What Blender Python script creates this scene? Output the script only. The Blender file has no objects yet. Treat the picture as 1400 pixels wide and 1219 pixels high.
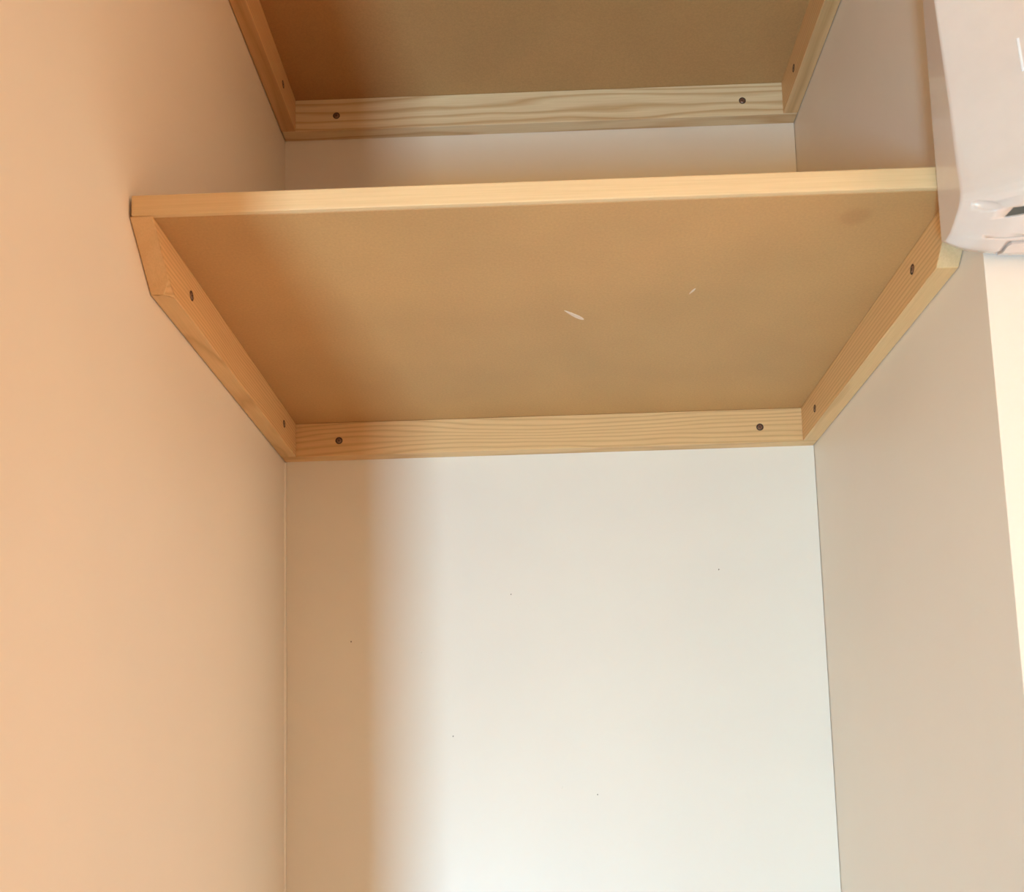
import bpy, bmesh, math, random
from mathutils import Matrix, Vector
random.seed(4)

# ------------------------------------------------------------------ camera
ZA = 1.90                       # underside of the lower shelf above the floor
W = 0.71                        # alcove width
scene = bpy.context.scene
def _rot(rx, ry, rz):
    return Matrix.Rotation(rz, 3, 'Z') @ Matrix.Rotation(rx, 3, 'X') @ Matrix.Rotation(ry, 3, 'Y')
_R = _rot(0.11142, 0.02683, 0.01505)
cam_data = bpy.data.cameras.new('camera')
cam = bpy.data.objects.new('camera', cam_data)
scene.collection.objects.link(cam)
right, fwd, up = _R.col[0], _R.col[1], _R.col[2]
M = Matrix.Identity(4)
for i in range(3):
    M[i][0], M[i][1], M[i][2] = right[i], up[i], -fwd[i]
M[0][3], M[1][3], M[2][3] = 0.33295, -1.27275, ZA - 0.47916
cam.matrix_world = M
cam_data.sensor_fit = 'HORIZONTAL'
cam_data.sensor_width = 36.0
cam_data.lens = 36.0 * 1337.98 / 1400.0
cam_data.shift_x = (700 - 715.67) / 1400.0
cam_data.shift_y = (916.50 - 609.5) / 1400.0
cam_data.clip_start = 0.02
cam_data.dof.use_dof = True; cam_data.dof.focus_distance = 1.15; cam_data.dof.aperture_fstop = 10.0
scene.camera = cam

# ------------------------------------------------------------------ light
world = bpy.data.worlds.new('world'); scene.world = world
world.use_nodes = True
world.node_tree.nodes['Background'].inputs[0].default_value = (0.75, 0.88, 1.0, 1)
world.node_tree.nodes['Background'].inputs[1].default_value = 0.3

REAR = -2.60                    # wall behind the camera, with a tall window
H = 2.62; XL = -1.75; XR = 1.70; LEND = -0.92    # ceiling, room sides, front end of the alcove's left wall
WIN = (-0.20, 0.06, 0.06, 0.55)     # lower part of window_1 in the rear wall: x0, x1, z0, z1 (cool sky light)
UPPER_FILL = (-0.20, 0.06, 0.55, 1.50)     # above it: warm fill added for the upper shelf area, source unseen
SIDE_FILL = (-1.50, -0.84, 0.75, 2.25)    # added_window in the right side wall: y0, y1, z0, z1 (unseen, added as warm fill for the left wall)
def area_light(name, loc, rot, sx, sy, energy, color):
    ld = bpy.data.lights.new(name, 'AREA')
    ld.shape = 'RECTANGLE'; ld.size = sx; ld.size_y = sy
    ld.energy = energy; ld.color = color
    lo = bpy.data.objects.new(name, ld); scene.collection.objects.link(lo)
    lo.location = loc; lo.rotation_euler = rot
area_light('window_daylight', ((WIN[0] + WIN[1]) / 2, REAR - 0.03, (WIN[2] + WIN[3]) / 2), (math.radians(90), 0, 0),
             WIN[1] - WIN[0], WIN[3] - WIN[2], 110, (0.145, 0.564, 1.0))
area_light('upper_warm_fill', ((UPPER_FILL[0] + UPPER_FILL[1]) / 2, REAR - 0.03, (UPPER_FILL[2] + UPPER_FILL[3]) / 2), (math.radians(90), 0, 0),
             UPPER_FILL[1] - UPPER_FILL[0], UPPER_FILL[3] - UPPER_FILL[2], 26, (1.0, 0.654, 0.192))  # added warm fill for the upper shelves; no blind is built
area_light('side_warm_fill', (XR + 0.03, (SIDE_FILL[0] + SIDE_FILL[1]) / 2, (SIDE_FILL[2] + SIDE_FILL[3]) / 2), (math.radians(90), 0, math.radians(90)),
             SIDE_FILL[1] - SIDE_FILL[0], SIDE_FILL[3] - SIDE_FILL[2], 16.8, (1.0, 0.49, 0.21))  # added warm fill reaching the left wall from the right

vs = scene.view_settings
vs.view_transform = 'Standard'; vs.look = 'None'; vs.gamma = 1.0
vs.use_curve_mapping = False
vs.exposure = 0.0

# ------------------------------------------------------------------ materials
def new_mat(name):
    m = bpy.data.materials.new(name); m.use_nodes = True
    nt = m.node_tree
    b = nt.nodes['Principled BSDF']
    return m, nt, b
def N(nt, t, **kw):
    n = nt.nodes.new(t)
    for k, v in kw.items(): setattr(n, k, v)
    return n
def ramp(nt, stops):
    r = N(nt, 'ShaderNodeValToRGB')
    e = r.color_ramp.elements
    while len(e) < len(stops): e.new(0.5)
    for el, (p, c) in zip(e, stops):
        el.position = p; el.color = (*c, 1)
    return r
def paint(name, col, rough=0.55, bump=0.06, var=0.03, scale=900):
    m, nt, b = new_mat(name)
    tc = N(nt, 'ShaderNodeTexCoord')
    n1 = N(nt, 'ShaderNodeTexNoise'); n1.inputs['Scale'].default_value = 3.0; n1.inputs['Detail'].default_value = 4
    n2 = N(nt, 'ShaderNodeTexNoise'); n2.inputs['Scale'].default_value = scale; n2.inputs['Detail'].default_value = 2
    n3 = N(nt, 'ShaderNodeTexNoise'); n3.inputs['Scale'].default_value = 14.0; n3.inputs['Detail'].default_value = 3
    for n in (n1, n2, n3): nt.links.new(tc.outputs['Object'], n.inputs['Vector'])
    r = ramp(nt, [(0.3, tuple(c * (1 - var) for c in col)), (0.7, tuple(min(1, c * (1 + var)) for c in col))])
    nt.links.new(n1.outputs['Fac'], r.inputs['Fac'])
    nt.links.new(r.outputs['Color'], b.inputs['Base Color'])
    b.inputs['Roughness'].default_value = rough
    ad = N(nt, 'ShaderNodeMath', operation='MULTIPLY_ADD')
    ad.inputs[1].default_value = 3.0
    nt.links.new(n3.outputs['Fac'], ad.inputs[0]); nt.links.new(n2.outputs['Fac'], ad.inputs[2])
    bp = N(nt, 'ShaderNodeBump'); bp.inputs['Strength'].default_value = bump; bp.inputs['Distance'].default_value = 0.002
    nt.links.new(ad.outputs[0], bp.inputs['Height']); nt.links.new(bp.outputs['Normal'], b.inputs['Normal'])
    return m
def plain(name, col, rough=0.5, metal=0.0, coat=0.0):
    m, nt, b = new_mat(name)
    tc = N(nt, 'ShaderNodeTexCoord')
    n1 = N(nt, 'ShaderNodeTexNoise'); n1.inputs['Scale'].default_value = 60.0
    nt.links.new(tc.outputs['Object'], n1.inputs['Vector'])
    r = ramp(nt, [(0.3, tuple(c * 0.97 for c in col)), (0.7, col)])
    nt.links.new(n1.outputs['Fac'], r.inputs['Fac'])
    nt.links.new(r.outputs['Color'], b.inputs['Base Color'])
    b.inputs['Roughness'].default_value = rough
    b.inputs['Metallic'].default_value = metal
    b.inputs['Coat Weight'].default_value = coat
    b.inputs['Coat Roughness'].default_value = 0.04
    if coat: b.inputs['Coat IOR'].default_value = 1.7
    return m
def pine(name, axis, pith, ring=0.0052, light=(0.82, 0.50, 0.225), dark=(0.60, 0.32, 0.12), wob=0.010, contrast=1.0, stretch=3.0):
    """Sawn pine: growth rings round a pith line running along the given axis (object space)."""
    m, nt, b = new_mat(name)
    tc = N(nt, 'ShaderNodeTexCoord')
    sep = N(nt, 'ShaderNodeSeparateXYZ'); nt.links.new(tc.outputs['Object'], sep.inputs[0])
    k = 'XYZ'.index(axis); o = [i for i in range(3) if i != k]
    # stretched noise that bends the rings slowly along the board
    mp = N(nt, 'ShaderNodeMapping'); sc = [26.0] * 3; sc[k] = stretch
    mp.inputs['Scale'].default_value = sc
    mp.inputs['Location'].default_value = (pith[0] * 37, pith[1] * 91, 1.7)
    nt.links.new(tc.outputs['Object'], mp.inputs['Vector'])
    nz = N(nt, 'ShaderNodeTexNoise'); nz.inputs['Scale'].default_value = 1.0; nz.inputs['Detail'].default_value = 2.5
    nz.inputs['Roughness'].default_value = 0.35
    nt.links.new(mp.outputs[0], nz.inputs['Vector'])
    sq = []
    for j, i in enumerate(o):
        s = N(nt, 'ShaderNodeMath', operation='SUBTRACT'); s.inputs[1].default_value = pith[j]
        nt.links.new(sep.outputs[i], s.inputs[0])
        p = N(nt, 'ShaderNodeMath', operation='MULTIPLY'); nt.links.new(s.outputs[0], p.inputs[0]); nt.links.new(s.outputs[0], p.inputs[1])
        sq.append(p)
    a = N(nt, 'ShaderNodeMath', operation='ADD'); nt.links.new(sq[0].outputs[0], a.inputs[0]); nt.links.new(sq[1].outputs[0], a.inputs[1])
    r = N(nt, 'ShaderNodeMath', operation='SQRT'); nt.links.new(a.outputs[0], r.inputs[0])
    w = N(nt, 'ShaderNodeMath', operation='MULTIPLY_ADD'); w.inputs[1].default_value = wob
    nt.links.new(nz.outputs['Fac'], w.inputs[0]); nt.links.new(r.outputs[0], w.inputs[2])
    d = N(nt, 'ShaderNodeMath', operation='DIVIDE'); d.inputs[1].default_value = ring; nt.links.new(w.outputs[0], d.inputs[0])
    f = N(nt, 'ShaderNodeMath', operation='FRACT'); nt.links.new(d.outputs[0], f.inputs[0])
    mid = tuple(l + (q - l) * 0.75 * contrast for l, q in zip(light, dark))
    lo_ = tuple(l + (q - l) * 0.12 for l, q in zip(light, dark))
    cr = ramp(nt, [(0.0, lo_), (0.45, light), (0.82, mid), (1.0, lo_)])
    nt.links.new(f.outputs[0], cr.inputs['Fac'])
    # fine fibre streaks
    mp2 = N(nt, 'ShaderNodeMapping'); sc2 = [900.0] * 3; sc2[k] = 14.0
    mp2.inputs['Scale'].default_value = sc2
    nt.links.new(tc.outputs['Object'], mp2.inputs['Vector'])
    n2 = N(nt, 'ShaderNodeTexNoise'); n2.inputs['Scale'].default_value = 1.0; n2.inputs['Detail'].default_value = 2
    nt.links.new(mp2.outputs[0], n2.inputs['Vector'])
    r2 = ramp(nt, [(0.3, (0.90, 0.88, 0.85)), (0.7, (1, 1, 1))]); nt.links.new(n2.outputs['Fac'], r2.inputs['Fac'])
    mx = N(nt, 'ShaderNodeMix', data_type='RGBA', blend_type='MULTIPLY'); mx.inputs[0].default_value = 1.0
    nt.links.new(cr.outputs['Color'], mx.inputs[6]); nt.links.new(r2.outputs['Color'], mx.inputs[7])
    nt.links.new(mx.outputs[2], b.inputs['Base Color'])
    b.inputs['Roughness'].default_value = 0.5
    bp = N(nt, 'ShaderNodeBump'); bp.inputs['Strength'].default_value = 0.10; bp.inputs['Distance'].default_value = 0.001
    nt.links.new(n2.outputs['Fac'], bp.inputs['Height']); nt.links.new(bp.outputs['Normal'], b.inputs['Normal'])
    return m
def mdf(name, col, stain=None):
    m, nt, b = new_mat(name)
    tc = N(nt, 'ShaderNodeTexCoord')
    n1 = N(nt, 'ShaderNodeTexNoise'); n1.inputs['Scale'].default_value = 9.0; n1.inputs['Detail'].default_value = 5
    n2 = N(nt, 'ShaderNodeTexNoise'); n2.inputs['Scale'].default_value = 420.0; n2.inputs['Detail'].default_value = 3
    for n in (n1, n2): nt.links.new(tc.outputs['Object'], n.inputs['Vector'])
    r = ramp(nt, [(0.3, tuple(c * 0.95 for c in col)), (0.7, tuple(c * 1.05 for c in col))])
    nt.links.new(n1.outputs['Fac'], r.inputs['Fac'])
    r2 = ramp(nt, [(0.3, (0.93, 0.93, 0.92)), (0.7, (1.05, 1.05, 1.05))]); nt.links.new(n2.outputs['Fac'], r2.inputs['Fac'])
    mx = N(nt, 'ShaderNodeMix', data_type='RGBA', blend_type='MULTIPLY'); mx.inputs[0].default_value = 1.0
    nt.links.new(r.outputs['Color'], mx.inputs[6]); nt.links.new(r2.outputs['Color'], mx.inputs[7])
    out = mx.outputs[2]
    if stain:                    # one round brown stain on the board
        vm = N(nt, 'ShaderNodeVectorMath', operation='DISTANCE'); vm.inputs[1].default_value = stain
        nt.links.new(tc.outputs['Object'], vm.inputs[0])
        sr = ramp(nt, [(0.0, (1, 1, 1)), (0.009, (0.9, 0.9, 0.9)), (0.016, (0, 0, 0))])
        nt.links.new(vm.outputs['Value'], sr.inputs['Fac'])
        m2 = N(nt, 'ShaderNodeMix', data_type='RGBA', blend_type='MULTIPLY')
        m2.inputs[7].default_value = (0.90, 0.84, 0.79, 1)
        nt.links.new(sr.outputs['Color'], m2.inputs[0]); nt.links.new(out, m2.inputs[6])
        out = m2.outputs[2]
    nt.links.new(out, b.inputs['Base Color'])
    b.inputs['Roughness'].default_value = 0.6
    return m

M_WALL = paint('cream_wall_paint', (0.86, 0.74, 0.60), rough=0.42)
M_CEIL = paint('ceiling_paint', (0.82, 0.74, 0.64))
M_FLOOR = pine('oak_floor', 'Y', (0.3, -0.8), ring=0.02, light=(0.80, 0.50, 0.25), dark=(0.68, 0.40, 0.18))
M_MDF = mdf('mdf_board', (0.545, 0.287, 0.102), stain=(0.6204, -0.4653, ZA))
M_MDF2 = mdf('mdf_board_upper', (0.545, 0.287, 0.102))
M_END = pine('pine_end_grain', 'Y', (0.3, ZA - 0.6), ring=0.02, light=(0.78, 0.49, 0.24), dark=(0.70, 0.42, 0.19), contrast=0.5)
M_LIP = pine('pale_board_edge', 'X', (0.4, ZA + 0.3), ring=0.009, light=(0.79, 0.53, 0.27), dark=(0.69, 0.43, 0.20), contrast=0.6)
M_SCREW = plain('bronzed_screw', (0.34, 0.20, 0.13), rough=0.35, metal=0.8)
M_HOLE = plain('screw_hole_brown', (0.085, 0.042, 0.024), rough=0.9)
M_CHIP = plain('pale_paint_smear', (0.74, 0.54, 0.38), rough=0.6)
M_BEAD = plain('filler_bead', (0.88, 0.76, 0.62), rough=0.5)
M_AC = plain('white_plastic', (0.73, 0.60, 0.51), rough=0.28, coat=1.0)
M_ACD = plain('outlet_shade_dark', (0.10, 0.09, 0.07), rough=0.6)
M_ACG = plain('grey_plastic', (0.42, 0.38, 0.35), rough=0.5)
M_MARK = plain('white_mark', (0.93, 0.92, 0.90), rough=0.3)
M_FRAME = plain('white_window_frame', (0.82, 0.80, 0.76), rough=0.4)
M_SPECK = plain('dark_speck', (0.25, 0.17, 0.12), rough=0.8)

# ------------------------------------------------------------------ helpers
def link(name, me, mat=None, parent=None):
    o = bpy.data.objects.new(name, me)
    scene.collection.objects.link(o)
    if mat is not None: me.materials.append(mat)
    if parent is not None: o.parent = parent
    return o
def from_bm(name, bm, mat, parent=None, smooth=False):
    bmesh.ops.recalc_face_normals(bm, faces=bm.faces)
    me = bpy.data.meshes.new(name); bm.to_mesh(me); bm.free()
    if smooth:
        for p in me.polygons: p.use_smooth = True
    return link(name, me, mat, parent)
def bm_box(bm, x0, x1, y0, y1, z0, z1):
    v = [bm.verts.new((x, y, z)) for x in (x0, x1) for y in (y0, y1) for z in (z0, z1)]
    for f in ((0, 1, 3, 2), (4, 6, 7, 5), (0, 4, 5, 1), (2, 3, 7, 6), (0, 2, 6, 4), (1, 5, 7, 3)):
        bm.faces.new([v[i] for i in f])
    return v
def box(name, lim, mat, parent=None, bevel=0.0, seg=2):
    bm = bmesh.new(); bm_box(bm, *lim)
    if bevel:
        bmesh.ops.bevel(bm, geom=bm.edges[:], offset=bevel, segments=seg, affect='EDGES', profile=0.5)
    return from_bm(name, bm, mat, parent)
def struct(o):
    o['kind'] = 'structure'; return o
def thing(name, label, cat, loc=(0, 0, 0), group=None):
    o = bpy.data.objects.new(name, None); scene.collection.objects.link(o)
    o.location = loc; o.empty_display_size = 0.05
    o['label'] = label; o['category'] = cat
    if group: o['group'] = group
    return o
def put(o, root):
    """parent a mesh built in world coordinates to an Empty standing at the thing's base"""
    o.parent = root
    o.matrix_parent_inverse = Matrix.Translation(-Vector(root.location))
    return o

# ------------------------------------------------------------------ the setting
struct(box('floor', (XL - .1, XR + .1, REAR - .1, 0.1, -0.1, 0.0), M_FLOOR))
struct(box('ceiling', (XL - .1, XR + .1, REAR - .1, 0.1, H, H + 0.1), M_CEIL))
wall_back = struct(box('wall_back', (-0.0, W - 0.0007, 0.0, 0.1, 0.0, H), M_WALL))
struct(box('wall_left', (XL - .1, 0.0, LEND, 0.1, 0.0, H), M_WALL))
# unseen upright added to shade the left part of the back wall
shadow_blocker = struct(box('shadow_nib', (0.0, 0.08, -0.92, -0.84, 0.0, H), M_FRAME, bevel=0.004))
# right wall of the alcove, its front arris a few millimetres out of plumb
bm = bmesh.new()
v = bm_box(bm, W, XR + .1, -0.505, 0.1, 0.0, H)
def lean(z): return -0.5005 - (ZA - 0.02 - z) * 0.018
for q in v:
    if q.co.y < -0.4: q.co.y = lean(q.co.z) + 0.003
struct(from_bm('wall_right', bm, M_WALL))
bm = bmesh.new()
v = bm_box(bm, W, XR + .1, 0, 1, 0.0, H)
for q in v: q.co.y = lean(q.co.z) + (0.003 if q.co.y > 0.5 else 0.0)
struct(from_bm('wall_front', bm, M_WALL))
# room round the camera
struct(box('wall_side_left', (XL - .1, XL, REAR, -0.92, 0, H), M_WALL))
bm = bmesh.new()
y0, y1, z0, z1 = SIDE_FILL
for lim in ((REAR, y0, 0, H), (y1, -0.49, 0, H), (y0, y1, 0, z0), (y0, y1, z1, H)): bm_box(bm, XR, XR + .1, *lim)
struct(from_bm('wall_side_right', bm, M_WALL))
bm = bmesh.new()
for lim in ((y0, y0 + .03, z0, z1), (y1 - .03, y1, z0, z1), (y0 + .03, y1 - .03, z0, z0 + .03), (y0 + .03, y1 - .03, z1 - .03, z1)):
    bm_box(bm, XR - .015, XR + .02, *lim)
struct(from_bm('added_window', bm, M_FRAME))  # frame of the unseen opening added for the warm side fill
bm = bmesh.new()
x0, x1, z0, z1 = WIN[0], WIN[1], WIN[2], UPPER_FILL[3]
bm_box(bm, XL - .1, x0, REAR - .1, REAR, 0, H); bm_box(bm, x1, XR + .1, REAR - .1, REAR, 0, H)
bm_box(bm, x0, x1, REAR - .1, REAR, 0, z0); bm_box(bm, x0, x1, REAR - .1, REAR, z1, H)
struct(from_bm('wall_rear', bm, M_WALL))
bm = bmesh.new()
for a, b_ in ((x0, x0 + .03), (x1 - .03, x1)):
    bm_box(bm, a, b_, REAR - .02, REAR + .015, z0, z1)
for a, b_ in ((z0, z0 + .03), (z1 - .03, z1)):
    bm_box(bm, x0 + .03, x1 - .03, REAR - .02, REAR + .015, a, b_)
struct(from_bm('window_1', bm, M_FRAME))
# thin filler bead down the left back corner, below the shelf
bm = bmesh.new()
n = 40
prev = None
for i in range(n + 1):
    z = ZA - 0.047 - i * (ZA - 0.06) / n
    r = 0.0026 + 0.0007 * random.random()
    ring = [bm.verts.new(p) for p in ((0, 0, z), (r, 0, z), (r * .62, -r * .62, z), (0, -r, z))]
    if prev:
        for j in range(3):
            bm.faces.new((prev[j + 0], prev[j + 1], ring[j + 1], ring[j]))
    prev = ring
struct(from_bm('trim_1', bm, M_BEAD, smooth=True))
# little flecks on the back wall
def fleck(px, pz, r, mat=M_SPECK):
    bm = bmesh.new()
    bmesh.ops.create_icosphere(bm, subdivisions=1, radius=1.0)
    for q in bm.verts: q.co = Vector((px + q.co.x * r, q.co.y * 0.0005, pz + q.co.z * r * 1.3))
    from_bm('paint_speck', bm, mat, wall_back)
for a in ((0.0878, ZA - 0.2919, 0.0010), (0.22, ZA - 0.42, 0.0008), (0.405, ZA - 0.50, 0.0008), (0.30, ZA - 0.235, 0.0008), (0.575, ZA - 0.21, 0.0009)):
    fleck(*a)
for a in ((0.31, ZA - 0.25, 0.0020), (0.36, ZA - 0.49, 0.0016), (0.18, ZA - 0.31, 0.0014)):
    fleck(*a, mat=M_BEAD)

# ------------------------------------------------------------------ shelf boards
D = 0.505; T = 0.0202; TH = 0.018
ZB = ZA + 0.46336
def shelf(z, label, mat):
    root = thing('shelf_board', label, 'shelf', (W / 2, -D / 2, z), 'alcove shelf boards')
    put(box('board', (0.0024, W - 0.0012, -D + 0.005, -0.0008, z, z + TH), mat, bevel=0.0006, seg=1), root)
    put(box('front_edge', (0.0024, W - 0.0012, -D, -D + 0.005, z, z + TH), M_LIP, bevel=0.0008), root)
    return root
low = shelf(ZA, 'lower light brown fibreboard shelf with a pale front edge', M_MDF)
upp = shelf(ZB, 'upper dark brown fibreboard shelf cut off by the top of the picture', M_MDF2)
def smear(cx, cy, L, w, ang):
    bm = bmesh.new(); n = 16; rows = []
    for zz, s in ((ZA, 1.0), (ZA - 0.0005, 0.8)):
        row = []
        for i in range(n):
            a = 2 * math.pi * i / n
            u = math.cos(a) * L * s; q = math.sin(a) * w * s * (0.75 + 0.35 * math.cos(a))
            row.append(bm.verts.new((cx + u * math.cos(ang) - q * math.sin(ang), cy + u * math.sin(ang) + q * math.cos(ang), zz)))
        rows.append(row)
    for i in range(n):
        bm.faces.new((rows[0][i], rows[0][(i + 1) % n], rows[1][(i + 1) % n], rows[1][i]))
    bm.faces.new(rows[1]); bm.faces.new(rows[0])
    o = put(from_bm('paint_smear', bm, M_CHIP), low)
    o['label'] = 'pale paint smear'
smear(0.3808, -0.3010, 0.0155, 0.0034, math.atan2(0.0225, 0.0213))
smear(0.4972, -0.3430, 0.0062, 0.0014, math.atan2(-0.0114, 0.0048))

# ------------------------------------------------------------------ battens
def screw(root, loc, normal):
    """countersunk cross-head screw: dark hole rim and a sunk head with a cross slot"""
    zax = Vector(normal).normalized(); rot = zax.to_track_quat('Z', 'Y').to_matrix().to_4x4()
    TM = Matrix.Translation(loc) @ rot
    bm = bmesh.new(); n = 20
    rings = [(0.0048, 0.00005), (0.0046, 0.0003), (0.0036, 0.0002), (0.0034, 0.0)]
    prev = None
    for r, z in rings:
        row = [bm.verts.new((r * math.cos(2 * math.pi * i / n), r * math.sin(2 * math.pi * i / n), z)) for i in range(n)]
        if prev:
            for i in range(n): bm.faces.new((prev[i], prev[(i + 1) % n], row[(i + 1) % n], row[i]))
        prev = row
    bm.faces.new(prev)
    bm.transform(TM)
    s = put(from_bm('screw', bm, M_HOLE), root)
    bm = bmesh.new()
    bmesh.ops.create_cone(bm, cap_ends=True, segments=16, radius1=0.0032, radius2=0.0026, depth=0.0005, matrix=Matrix.Translation((0, 0, 0.00025)))
    bm.transform(TM)
    hd = from_bm('screw_head', bm, M_SCREW); hd.parent = s
    bm = bmesh.new()
    bm_box(bm, -0.0019, 0.0019, -0.0004, 0.0004, 0.0004, 0.0006); bm_box(bm, -0.0004, 0.0004, -0.0019, 0.0019, 0.0004, 0.0006)
    bmesh.ops.transform(bm, matrix=Matrix.Rotation(0.5, 4, 'Z'), verts=bm.verts)
    bm.transform(TM)
    cr = from_bm('cross_slot', bm, M_HOLE); cr.parent = s
    s['label'] = 'dark sunk screw head'

def back_batten(z, h, label, mat, screws):
    root = thing('support_batten', label, 'batten', (W / 2, 0, z - h), 'pine shelf battens')
    put(box('timber', (0.0012, W - 0.0008, -T, 0.0, z - h, z - 0.0002), mat, bevel=0.0005, seg=1), root)
    for sx in screws: screw(root, (sx, -T, z - 0.0250), (0, -1, 0))
def side_batten(sgn, z, h, label, mat, screws, notch=False):
    """sgn -1: on the left wall, +1: on the right wall. Front end cut on a slant, lower end further back."""
    root = thing('support_batten', label, 'batten', (0 if sgn < 0 else W, -D / 2, z - h), 'pine shelf battens')
    DB = 0.457 if h < .046 else 0.457
    wx = 0.0008 if sgn < 0 else W - 0.0006      # wall side
    ix = T if sgn < 0 else W - T                # inner side
    yt, yb, y1 = -D + 0.001, -DB, -T - 0.0003
    zt, zb = z - 0.0002, z - h
    bm = bmesh.new()
    A = [bm.verts.new(p) for p in ((wx, y1, zt), (ix, y1, zt), (ix, y1, zb), (wx, y1, zb))]
    Bt = [bm.verts.new((wx, yt, zt)), bm.verts.new((ix, yt, zt))]
    bw = bm.verts.new((wx, yb, zb))
    if notch:
        k = 0.20
        c1 = bm.verts.new((ix, yb + (yt - yb) * k, zb + h * k))                       # up the slanted inner edge
        c2 = bm.verts.new((ix + (wx - ix) * 0.42, yb, zb))                           # along the bottom edge
        c3 = bm.verts.new((ix, yb + 0.008, zb))                                       # along the long arris
        bm.faces.new((Bt[0], Bt[1], c1, c2, bw)); bm.faces.new((c1, c3, c2))
        bm.faces.new((A[1], Bt[1], c1, c3, A[2])); bm.faces.new((A[3], A[2], c3, c2, bw))
    else:
        bi = bm.verts.new((ix, yb, zb))
        bm.faces.new((Bt[0], Bt[1], bi, bw)); bm.faces.new((A[1], Bt[1], bi, A[2])); bm.faces.new((A[3], A[2], bi, bw))
    bm.faces.new(A); bm.faces.new((A[0], Bt[0], Bt[1], A[1])); bm.faces.new((A[0], A[3], bw, Bt[0]))
    bmesh.ops.bevel(bm, geom=bm.edges[:], offset=0.0005, segments=1, affect='EDGES')
    tm = put(from_bm('timber', bm, mat), root)
    tm.data.materials.append(M_END)
    for p in tm.data.polygons:                       # the sawn front end shows plain end grain
        if p.normal.y < -0.5: p.material_index = 1
    for sy, dz in screws: screw(root, (ix, sy, z - dz), (-sgn, 0, 0))

HA, HB = 0.0455, 0.0465
# pith = position of the ring centre in the two axes across the timber
back_batten(ZA, HA, 'pine batten with two dark screws along the back wall under the lower shelf',
            pine('pine_a', 'X', (-0.010, ZA + 0.055), ring=0.0064, wob=0.026, stretch=4.0), (0.0775, 0.6345))
side_batten(-1, ZA, HA, 'pine batten with a notched slanted end on the left wall under the lower shelf',
            pine('pine_b', 'Y', (0.004, ZA + 0.045), ring=0.0040, wob=0.016, stretch=6.0), ((-0.411, 0.0228), (-0.0806, 0.0226)), notch=True)
side_batten(1, ZA, HA, 'pine batten with a slanted end on the right wall under the lower shelf',
            pine('pine_c', 'Y', (W - 0.01, ZA + 0.06), ring=0.0046, wob=0.010), ((-0.407, 0.0190), (-0.0807, 0.0250)))
back_batten(ZB, HB, 'pine batten with flowing grain along the back wall under the upper shelf',
            pine('pine_d', 'X', (0.004, ZB - 0.070), ring=0.0105, wob=0.045, stretch=3.2, light=(0.88, 0.66, 0.38)), (0.0766, 0.6352))
side_batten(-1, ZB, HB, 'pine batten on the left wall under the upper dark shelf',
            pine('pine_e', 'Y', (0.03, ZB + 0.05), ring=0.0055, wob=0.01), ((-0.0869, 0.0270), (-0.41, 0.025)))
side_batten(1, ZB, HB, 'pine batten on the right wall under the upper dark shelf',
            pine('pine_f', 'Y', (W - 0.03, ZB + 0.05), ring=0.0055, wob=0.01), ((-0.0804, 0.0260), (-0.41, 0.025)))

# ------------------------------------------------------------------ air conditioner on the front wall
ACX0, ACX1 = 0.6733, 1.45
BK = -0.509
PROF = [(0.0, 0.300), (0.009, 0.299), (0.0135, 0.288), (0.0175, 0.20), (0.0207, 0.1475), (0.0262, 0.098), (0.0318, 0.0489), (0.0364, -0.0103),
        (0.0386, -0.0260), (0.0390, -0.0330), (0.0375, -0.0380), (0.0336, -0.0420), (0.0260, -0.0468), (0.0164, -0.0521), (0.0065, -0.0535), (0.0, -0.0500)]
def prof(u):
    u = max(0.0, min(len(PROF) - 1.0, u)); i = min(int(u), len(PROF) - 2); f = u - i
    return [PROF[i][j] * (1 - f) + PROF[i + 1][j] * f for j in (0, 1)]
def kx(x):
    a = min(x - ACX0, ACX1 - x)
    return 1.0 + 2.2 * (1 - math.exp(-max(0, a) / 0.085))
def S(u, x, off=0.0):
    d, z = prof(u)
    a = min(x - ACX0, ACX1 - x)
    drop = 0.016 * (1 - math.exp(-max(0, a) / 0.02)) * max(0.0, min(1.0, (-z + 0.0) / 0.055))
    p = Vector((x, BK - d * kx(x), ZA + z - drop))
    if off:
        e = 0.05
        d0, z0 = prof(u - e); d1, z1 = prof(u + e)
        t = Vector((0, -(d1 - d0) * kx(x), z1 - z0))
        nrm = Vector((0, t.z, -t.y)).normalized()
        if nrm.dot(Vector((0, -d - 0.01, z - 0.08))) < 0: nrm = -nrm
        p += nrm * off
    return p
ac = thing('air_conditioner', 'glossy white wall-mounted air conditioner at the upper right', 'air conditioner', (1.06, BK, ZA - 0.06))
def lin(a, b, n): return [a + (b - a) * i / n for i in range(n + 1)]
xs = [ACX0, ACX0 + .002, ACX0 + .006, ACX0 + .012] + lin(ACX0 + .02, ACX1 - .02, 40) + [ACX1 - .012, ACX1 - .006, ACX1 - .002, ACX1]
us = lin(0, len(PROF) - 1, 60)
bm = bmesh.new()
g = [[bm.verts.new(S(u, x)) for x in xs] for u in us]
for i in range(len(us) - 1):
    for j in range(len(xs) - 1):
        f = bm.faces.new((g[i][j], g[i + 1][j], g[i + 1][j + 1], g[i][j + 1])); f.smooth = True
for j in (0, len(xs) - 1):
    bm.faces.new([g[i][j] for i in range(len(us))])
bm.faces.new([g[0][j] for j in range(len(xs))] + [g[-1][j] for j in reversed(range(len(xs)))])
bmesh.ops.recalc_face_normals(bm, faces=bm.faces)
me = bpy.data.meshes.new('casing'); bm.to_mesh(me); bm.free()
casing = put(link('casing', me, M_AC), ac)
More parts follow.
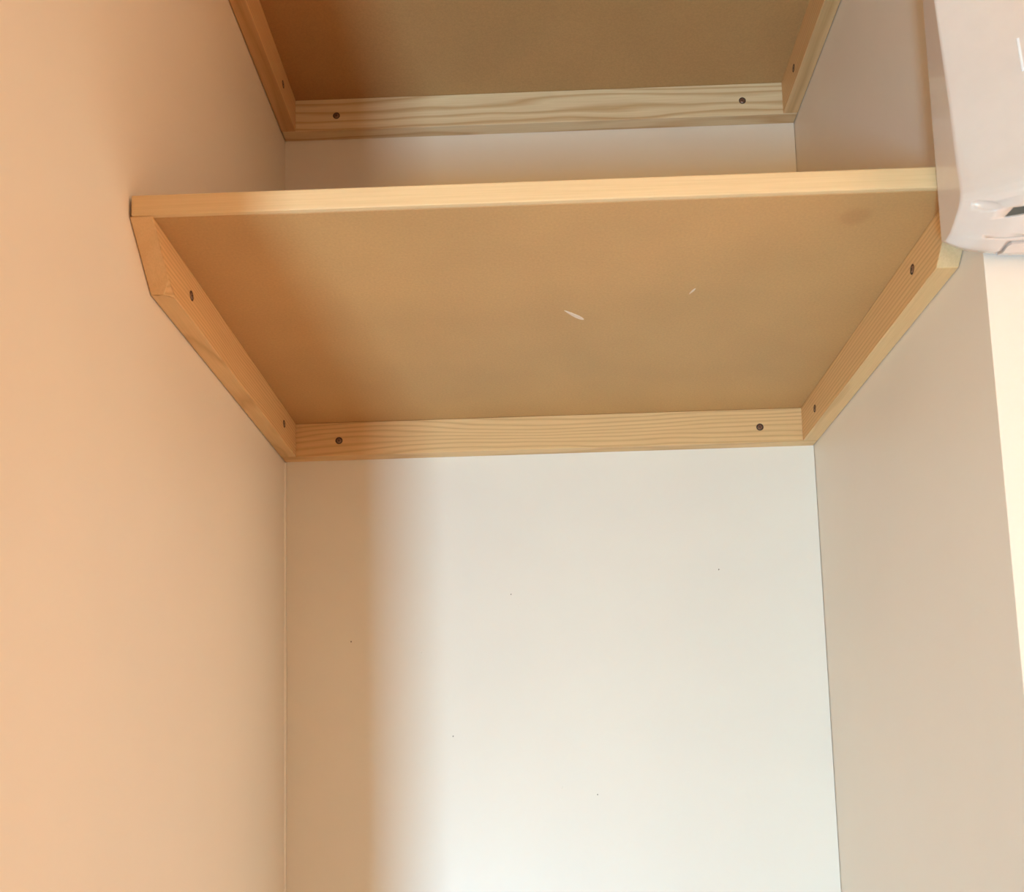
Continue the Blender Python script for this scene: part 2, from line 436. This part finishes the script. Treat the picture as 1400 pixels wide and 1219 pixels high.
def slab_bm(rows, x1, o0, o1, n=24):
    """closed slab following the casing; rows = [(u, x_start), ...]"""
    bm = bmesh.new(); g = []
    for off in (o0, o1):
        g.append([[bm.verts.new(S(u, x, off)) for x in lin(r_[1], r_[2] if len(r_) > 2 else x1, n)] for r_ in rows for u in (r_[0],)])
    nu = len(rows)
    for k in (0, 1):
        for i in range(nu - 1):
            for j in range(n):
                bm.faces.new((g[k][i][j], g[k][i + 1][j], g[k][i + 1][j + 1], g[k][i][j + 1]))
    for i in range(nu - 1):
        for j in (0, n):
            bm.faces.new((g[0][i][j], g[0][i + 1][j], g[1][i + 1][j], g[1][i][j]))
    for j in range(n):
        for i in (0, nu - 1):
            bm.faces.new((g[0][i][j], g[0][i][j + 1], g[1][i][j + 1], g[1][i][j]))
    bmesh.ops.recalc_face_normals(bm, faces=bm.faces)
    return bm
def carve(bm):
    """cut a recess out of the casing and drop the cutter again"""
    cm = bpy.data.meshes.new('cutter'); bm.to_mesh(cm); bm.free()
    co = bpy.data.objects.new('cutter', cm); scene.collection.objects.link(co)
    md = casing.modifiers.new('cut', 'BOOLEAN'); md.operation = 'DIFFERENCE'; md.object = co; md.solver = 'EXACT'
    mi = casing.matrix_parent_inverse.copy(); casing.parent = None; casing.matrix_world = Matrix.Identity(4)
    dg = bpy.context.evaluated_depsgraph_get(); dg.update()
    nm = bpy.data.meshes.new_from_object(casing.evaluated_get(dg))
    casing.modifiers.clear(); casing.data = nm; nm.name = 'casing'
    bpy.data.objects.remove(co)
    casing.parent = ac; casing.matrix_parent_inverse = mi; casing.matrix_basis = Matrix.Identity(4)
XE = ACX1 - 0.045
slot = [(11.40, 0.7065), (11.65, 0.7050), (11.95, 0.7033)]
carve(slab_bm(slot, XE, -0.010, 0.004))
groove = [(13.32, 0.7160), (13.55, 0.7146), (14.0, 0.7146), (14.75, 0.7146)]
carve(slab_bm(groove, XE, -0.0022, 0.003))
carve(slab_bm([(13.00, 0.6975), (13.06, 0.6975)], XE, -0.0010, 0.002))
# shallow finger dent beside the outlet
bm = bmesh.new(); bmesh.ops.create_uvsphere(bm, u_segments=24, v_segments=12, radius=1.0)
c = S(10.95, 0.6895); e1 = (S(11.35, 0.7005) - S(10.5, 0.679)).normalized()
nrm = (S(10.95, 0.6895, 0.004) - c).normalized(); e2 = nrm.cross(e1).normalized()
for q in bm.verts: q.co = c + nrm * 0.0004 + e1 * q.co.x * 0.0125 + e2 * q.co.y * 0.0036 + nrm * q.co.z * 0.0036
carve(bm)
put(from_bm('air_outlet_shade', slab_bm(slot, XE, -0.0098, -0.0012), M_ACD), ac)  # dark block fills the slot, standing in for the shade inside
put(from_bm('louver_gap', slab_bm(groove, XE, -0.0021, -0.0014), M_ACG), ac)
put(from_bm('louver_flap', slab_bm([(13.42, 0.7178), (13.62, 0.7160), (14.0, 0.7160), (14.75, 0.7160)], XE - 0.001, -0.0012, 0.0012), M_AC), ac)
mk = put(from_bm('mark', slab_bm([(5.28, 0.7195, 0.7211), (5.6, 0.7187, 0.7203), (5.93, 0.7179, 0.7195)], None, -0.0002, 0.0006, n=2), M_MARK), ac)
mk['label'] = 'short white stroke'
